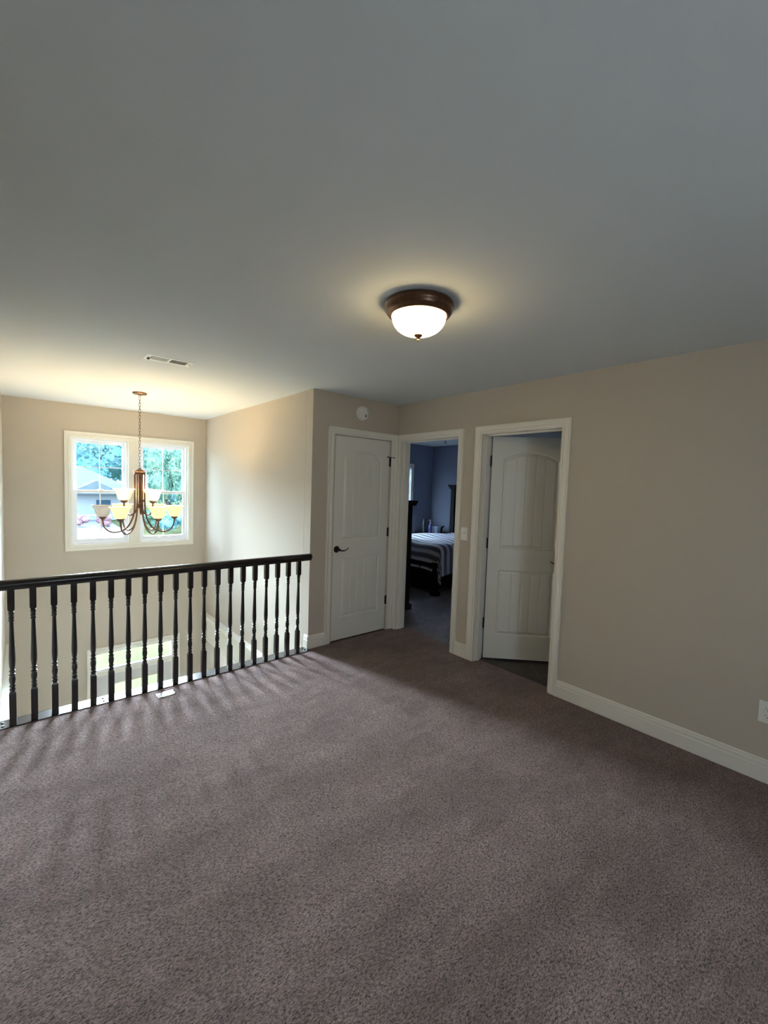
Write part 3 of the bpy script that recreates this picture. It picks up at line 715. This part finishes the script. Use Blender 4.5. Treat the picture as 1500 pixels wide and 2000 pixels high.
for i in range(nu+1):
    row = []
    for j in range(nv+1):
        s = -.42+(L0+.42)*i/nu                 # distance along length from foot edge (negative hangs)
        side0, side1 = -.46, Wd+.42
        t = side0+(side1-side0)*j/nv
        top = .705+.020*math.sin(s*5+t*2)+.012*math.sin(t*9+s*3)+.02*math.exp(-((t-.75)/.5)**2)
        def over(d, r=.10):
            # returns (outward, down) for distance d past the edge
            if d <= -r: return d, 0
            a = (d+r)/r
            if a < PI/2: return -r+r*math.sin(a), r*(1-math.cos(a))
            return 0+.0, r+(d+r-r*PI/2)
        hang = .60 if True else 1
        ds = min(-s, .30) if s < 0 else -s
        dx, dz1 = over(ds, .10)
        dt = -t if t < Wd/2 else t-Wd
        dy, dz2 = over(dt, .10)
        x = 1.455-dx if s < .12 else 1.455+s
        if s >= .12: dz1 = 0
        if abs(dt) > .12 and dt < 0: yv = .635+t; dz2 = 0
        else: yv = (.635-dy) if t < Wd/2 else (.635+Wd+dy)
        down = max(dz1, dz2)+.42*min(dz1, dz2)
        fold = .018*math.sin(s*22+t*3)*min(1, dz2*5)+.015*math.sin(t*17)*min(1, dz1*5)
        if t < Wd/2: yv -= abs(fold)+.05*dz2
        else: yv += abs(fold)
        x -= abs(fold)*.6+.04*dz1
        z = max(top-down, .06)
        z = top-down*(1.0 if dz2 < .01 else .80)
        v = b.verts.new((x-ox, yv-oy, z)); row.append(v); UVs[v] = (s, t)
    G.append(row)
for i in range(nu):
    for j in range(nv):
        f = b.faces.new((G[i][j], G[i+1][j], G[i+1][j+1], G[i][j+1]))
        for lp in f.loops: lp[uvl].uv = UVs[lp.vert]
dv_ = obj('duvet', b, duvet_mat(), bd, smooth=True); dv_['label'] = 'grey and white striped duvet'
so = dv_.modifiers.new('thick', 'SOLIDIFY'); so.thickness = .02; so.offset = -1
ns = thing('nightstand', 'dark nightstand on the far side of the bed', 'nightstand', (3.27, 2.52, 0))
b = NB(); box(b, -.20, .26, -.21, .21, .08, .62); obj('carcass', b, M_furn, ns, bevel=.004)
b = NB(); box(b, -.23, .27, -.235, .235, .62, .655); obj('top', b, M_furn, ns, bevel=.004)
for z in (.12, .37):
    b = NB(); box(b, -.215, -.20, -.19, .19, z, z+.22); dr = obj('drawer', b, M_furn, ns, bevel=.003)
    b = NB(); lathe(b, [(0, 0), (.008, 0), (.007, .012), (.014, .018), (0, .026)], seg=12, M=Matrix.Translation((-.215, 0, z+.11)) @ Matrix.Rotation(-PI/2, 4, 'Y')); obj('knob', b, M_bronze, dr, smooth=True)
for (x, y) in ((-.18, -.19), (-.18, .19), (.24, -.19), (.24, .19)):
    b = NB(); box(b, x-.02, x+.02, y-.02, y+.02, 0, .08); obj('leg', b, M_furn, ns)
M_blue = mat('blue_plastic', (.08, .10, .28), .3, noise=(15, .1)); M_clear = mat('pale_plastic', (.45, .52, .62), .25, noise=(15, .1))
bo = thing('pump_bottle', 'blue bottle with pale pump top on the nightstand behind the bed', 'bottle', (3.19, 2.47, .655))
b = NB(); lathe(b, [(0, 0), (.034, 0), (.036, .01), (.036, .13), (.028, .165), (.014, .18), (.014, .19), (0, .19)], seg=24); obj('body', b, M_blue, bo, smooth=True)
b = NB(); lathe(b, [(0, .19), (.016, .19), (.016, .215), (.006, .218), (.006, .25), (.012, .252), (.012, .266), (0, .268)], seg=16); tube(b, [(0, 0, .259), (-.03, .02, .258), (-.036, .024, .250)], .005, 8); obj('pump', b, M_vinyl, bo, smooth=True)
b = NB(); lathe(b, [(0, 0), (.024, 0), (.026, .01), (.024, .20), (.016, .25), (.012, .28), (0, .29)], seg=20)
o = tag(obj('spray_bottle', b, mat('green_plastic', (.04, .09, .09), .3, noise=(9, .1)), smooth=True), 'slim dark green bottle left of the blue pump bottle', 'bottle'); o.location = (3.10, 2.56, .655)
b = NB(); wall(b, 'x', -.045, -.042, -.08, .08, 0, .13); wall(b, 'x', .042, .045, -.08, .08, 0, .13); wall(b, 'y', -.08, -.077, -.042, .042, 0, .13); wall(b, 'y', .077, .08, -.042, .042, 0, .13); box(b, -.045, .045, -.08, .08, 0, .004)
o = tag(obj('storage_box', b, M_clear), 'small pale open box right of the blue pump bottle', 'box'); o.location = (3.30, 2.42, .655)
ck = thing('phone_dock', 'small dark curved stand at the right end of the nightstand', 'stand', (3.44, 2.36, .655))
b = NB(); box(b, -.05, .05, -.04, .04, 0, .02); obj('base', b, M_furn, ck, bevel=.004)
b = NB(); tube(b, [(0, .03, .015), (0, .028, .07), (0, .012, .115), (0, -.015, .135), (0, -.03, .132)], .016, 10); obj('arm', b, M_furn, ck, smooth=True)
b = NB(); lathe(b, [(0, 0), (.016, -.001), (.016, -.006), (.006, -.010), (.005, -.030), (.014, -.034), (.014, -.038), (0, -.040)], seg=16)
o = tag(obj('fire_sprinkler', b, M_screw, smooth=True), 'small dark sprinkler head on the bedroom ceiling', 'sprinkler'); o.location = (2.916, 1.914, H)

# unseen daylight openings: assumed for the bath, added at the rear as fill
portal('portal_bath', (2.44, -2.725, 1.6), (-1, 0, 0), .35, .4)
b = NB(); sash(b, -2.9, -2.55, 0, .04, 1.4, 1.8, .03, .03, .03)
for v in b.verts: v.co = Vector((v.co.y+2.33, v.co.x, v.co.z))
w5 = struct('window_5', b, M_vinyl)
b = NB(); sash(b, -2.9, -2.1, RY-.09, RY-.04, .9, 1.6, .05, .05, .05); box(b, -2.53, -2.47, RY-.09, RY-.04, .95, 1.55)
w6 = struct('rear_fill_window', b, M_vinyl)
portal('portal_rear', (-2.5, RY-.14, 1.25), (0, 1, 0), .8, .7)
portal('portal_dining', (.7, FY+.17, -1.3), (0, -1, 0), 1.4, 1.4)

# ---------------------------------------------------------------- outdoors
GZ = -3.15
def gmat(name, c, amt, sc): return mat(name, c, .95, noise=(sc, amt), spec=0)
M_lawn = gmat('lawn', (.050, .052, .024), .2, .8)
M_road = gmat('asphalt_road', (.10, .10, .105), .08, .4)
M_drive = gmat('concrete_drive', (.12, .12, .125), .06, .5)
b = NB(); box(b, -90, 110, 3.2, 160, GZ-.2, GZ); struct('ground', b, M_lawn)
b = NB(); box(b, -90, 110, 24, 31, GZ, GZ+.03); struct('road', b, M_road)
b = NB(); box(b, -3.6, 4.0, 31, 52, GZ, GZ+.04); struct('driveway', b, M_drive)
M_roof = gmat('pale_shingle_roof', (.085, .097, .100), .08, 3)
M_siding = gmat('white_siding', (.18, .19, .205), .04, 2)
M_glassdark = gmat('dark_house_glass', (.03, .05, .07), .1, 1)
def house(name, label, cx, y0, w, d, hwall, hroof, hip=True):
    t = thing(name, label, 'house', (cx, y0+d/2, GZ))
    b = NB(); box(b, -w/2, w/2, -d/2, d/2, 0, hwall); obj('wall', b, M_siding, t)
    b = NB(); e = .5; q = d/2 if hip else 0
    base = [b.verts.new(p) for p in ((-w/2-e, -d/2-e, hwall), (w/2+e, -d/2-e, hwall), (w/2+e, d/2+e, hwall), (-w/2-e, d/2+e, hwall))]
    r0 = b.verts.new((-w/2+q, 0, hwall+hroof)); r1 = b.verts.new((w/2-q, 0, hwall+hroof))
    b.faces.new((base[0], base[1], r1, r0)); b.faces.new((base[2], base[3], r0, r1)); b.faces.new((base[1], base[2], r1)); b.faces.new((base[3], base[0], r0)); b.faces.new(base[::-1])
    obj('roof', b, M_roof, t)
    return t
def hwin(t, x, z, w, h, d, name='window'):
    b = NB(); box(b, x-w/2, x+w/2, -d/2-.06, -d/2+.02, z, z+h); f = obj(name, b, M_vinyl2, t)
    b = NB(); box(b, x-w/2+.08, x+w/2-.08, -d/2-.08, -d/2-.05, z+.08, z+h-.08); obj('pane', b, M_glassdark, f)
M_vinyl2 = gmat('house_trim', (.20, .21, .22), .03, 2)
h1 = house('house', 'pale hip-roofed house across the street seen through the left window', 1.4, 52, 12, 10, 2.9, 2.9)
for x in (-1.9, 2.4): hwin(h1, x, 1.0, 1.5, 1.3, 10)
b = NB(); box(b, -5.4, -3.4, -5.08, -4.98, 0, 2.3); obj('garage_door', b, M_vinyl2, h1)
b = NB()
for (xa, ya, za) in ((-.4, -5, 0),): 
    g = [b.verts.new(p) for p in ((-1.0, -6.5, 2.9), (4.2, -6.5, 2.9), (1.6, -6.5, 4.3), (-1.0, 0, 2.9), (4.2, 0, 2.9), (1.6, 0, 4.3))]
    b.faces.new(g[:3]); b.faces.new((g[0], g[2], g[5], g[3])); b.faces.new((g[1], g[4], g[5], g[2])); b.faces.new((g[0], g[3], g[4], g[1])); b.faces.new((g[3], g[5], g[4]))
obj('gable', b, M_roof, h1)
h2 = house('house', 'second pale house further left behind the driveway', -17, 52, 12, 9, 2.8, 2.2)
hwin(h2, 2.5, 1.0, 1.6, 1.2, 9)

def leaf_mat(name, c0, c1):
    m = mat(name, c0, .9, noise=(2.2, .1), spec=.1); r = [n for n in m.node_tree.nodes if n.type == 'VALTORGB'][0]
    r.color_ramp.elements[0].color = (*c0, 1); r.color_ramp.elements[1].color = (*c1, 1)
    return m
M_leafA = leaf_mat('blue_green_foliage', (.055, .150, .165), (.17, .28, .28))
M_leafB = leaf_mat('yellow_green_foliage', (.055, .115, .085), (.15, .21, .14))
M_pink = leaf_mat('pink_blossom', (.20, .10, .11), (.30, .19, .19))
M_trunk = gmat('bark', (.08, .06, .05), .2, 3)
def crown_mesh(seed, n=5000, rx=1, rz=1, size=.055):
    """crown made of many small leaf clumps on a lumpy ellipsoid"""
    rnd = random.Random(seed); bm = NB()
    lobes = [(Vector((rnd.uniform(-.5, .5)*rx, rnd.uniform(-.5, .5)*rx, rnd.uniform(-.4, .55)*rz)), rnd.uniform(.38, .60)) for _ in range(9)]
    for _ in range(n):
        c, r = rnd.choice(lobes); d = Vector((rnd.gauss(0, 1), rnd.gauss(0, 1), rnd.gauss(0, 1))).normalized()
        p = c+Vector((d.x*r*rx, d.y*r*rx, d.z*r*rz))*rnd.uniform(.75, 1.05)
        s = size*rnd.uniform(.5, 1.3); u = Vector((rnd.gauss(0, 1), rnd.gauss(0, 1), rnd.gauss(0, 1))).normalized(); w = (d+u*.7).normalized().cross(u).normalized(); v = w.cross(u)
        q = [bm.verts.new(p+(w*math.cos(a)+v*math.sin(a))*s*(1 if k % 2 else .65)) for k, a in enumerate([2*PI*i/6 for i in range(6)])]
        bm.faces.new(q)
    for c, r in lobes:
        bmesh.ops.create_icosphere(bm, subdivisions=2, radius=1, matrix=Matrix.Translation(c) @ Matrix.Diagonal((r*rx*.86, r*rx*.86, r*rz*.86, 1)))
    return bm
CR = []
for sd_ in range(3):
    o = crown_mesh(sd_+3); me = bpy.data.meshes.new('crown'); o.to_mesh(me); o.free(); CR.append(me)
def tree(label, x, y, h, r, leaf, k, group='trees across the street'):
    t = thing('tree', label, 'tree', (x, y, GZ), group)
    b = NB(); tube(b, [(0, 0, 0), (.1, 0, h*.3), (-.05, .1, h*.55), (0, 0, h*.8)], [.28, .22, .16, .06], 8); obj('trunk', b, M_trunk, t)
    me = CR[k % 3].copy(); me.materials.clear(); me.materials.append(leaf); c = bpy.data.objects.new('crown', me); COL.objects.link(c); c.parent = t
    c.location = (0, 0, h*.58); c.scale = (r, r, h*.45)
    return t
tl = [(-21, 69, 13, 5.2, M_leafB), (-9, 70, 13, 5.2, M_leafA), (3, 69, 13, 5.2, M_leafA), (15, 70, 13, 5.4, M_leafA), (27, 69, 13, 5.2, M_leafB), (-15, 84, 16, 6.2, M_leafA), (-3, 83, 16, 6.2, M_leafA), (11.5, 84, 16, 6.4, M_leafA), (26, 84, 16, 6.2, M_leafA), (39, 72, 14, 6, M_leafB)]
for k, (x, y, h, r, m) in enumerate(tl):
    tree('large leafy tree in the row behind the houses, %s from the left' % ord_[sorted([q[0] for q in tl]).index(x)], x, y, h, r, m, k)
tree('yellow-green tree in front of the house seen through the right window', 9.2, 48.5, 8.4, 2.2, M_leafB, 1, None)
tree('bluish tree beside the yellow-green one seen through the right window', 11.9, 58, 9.5, 2.6, M_leafA, 2, None)
tree('round tree at the right edge of the right window view', 9.9, 42.0, 7.4, 2.0, M_leafB, 0, None)
def bush(label, x, y, r, h, leaf, k, group=None):
    me = CR[k % 3].copy(); me.materials.clear(); me.materials.append(leaf); c = bpy.data.objects.new('shrub', me); COL.objects.link(c)
    c.location = (x, y, GZ+h*.72); c.scale = (r, r, h*.72); return tag(c, label, 'shrub', group)
bush('pink flowering shrub beside the driveway', 2.9, 44.5, .85, .9, M_pink, 0)
bush('pink flowering shrub nearest the driveway edge', 1.2, 45, .7, .8, M_pink, 1)
bush('green shrub right of the pink shrubs', 4.9, 45, .9, 1.2, M_leafB, 2)
bush('low green shrub in front of the yellow-green tree', 6.4, 41, 1.2, 1.3, M_leafB, 0)
bush('low bluish shrub left of the round tree', 6.9, 36.5, 1.3, 1.7, M_leafA, 1)
bush('broad green shrub under the round tree', 9.6, 36, 1.2, 1.4, M_leafB, 2)
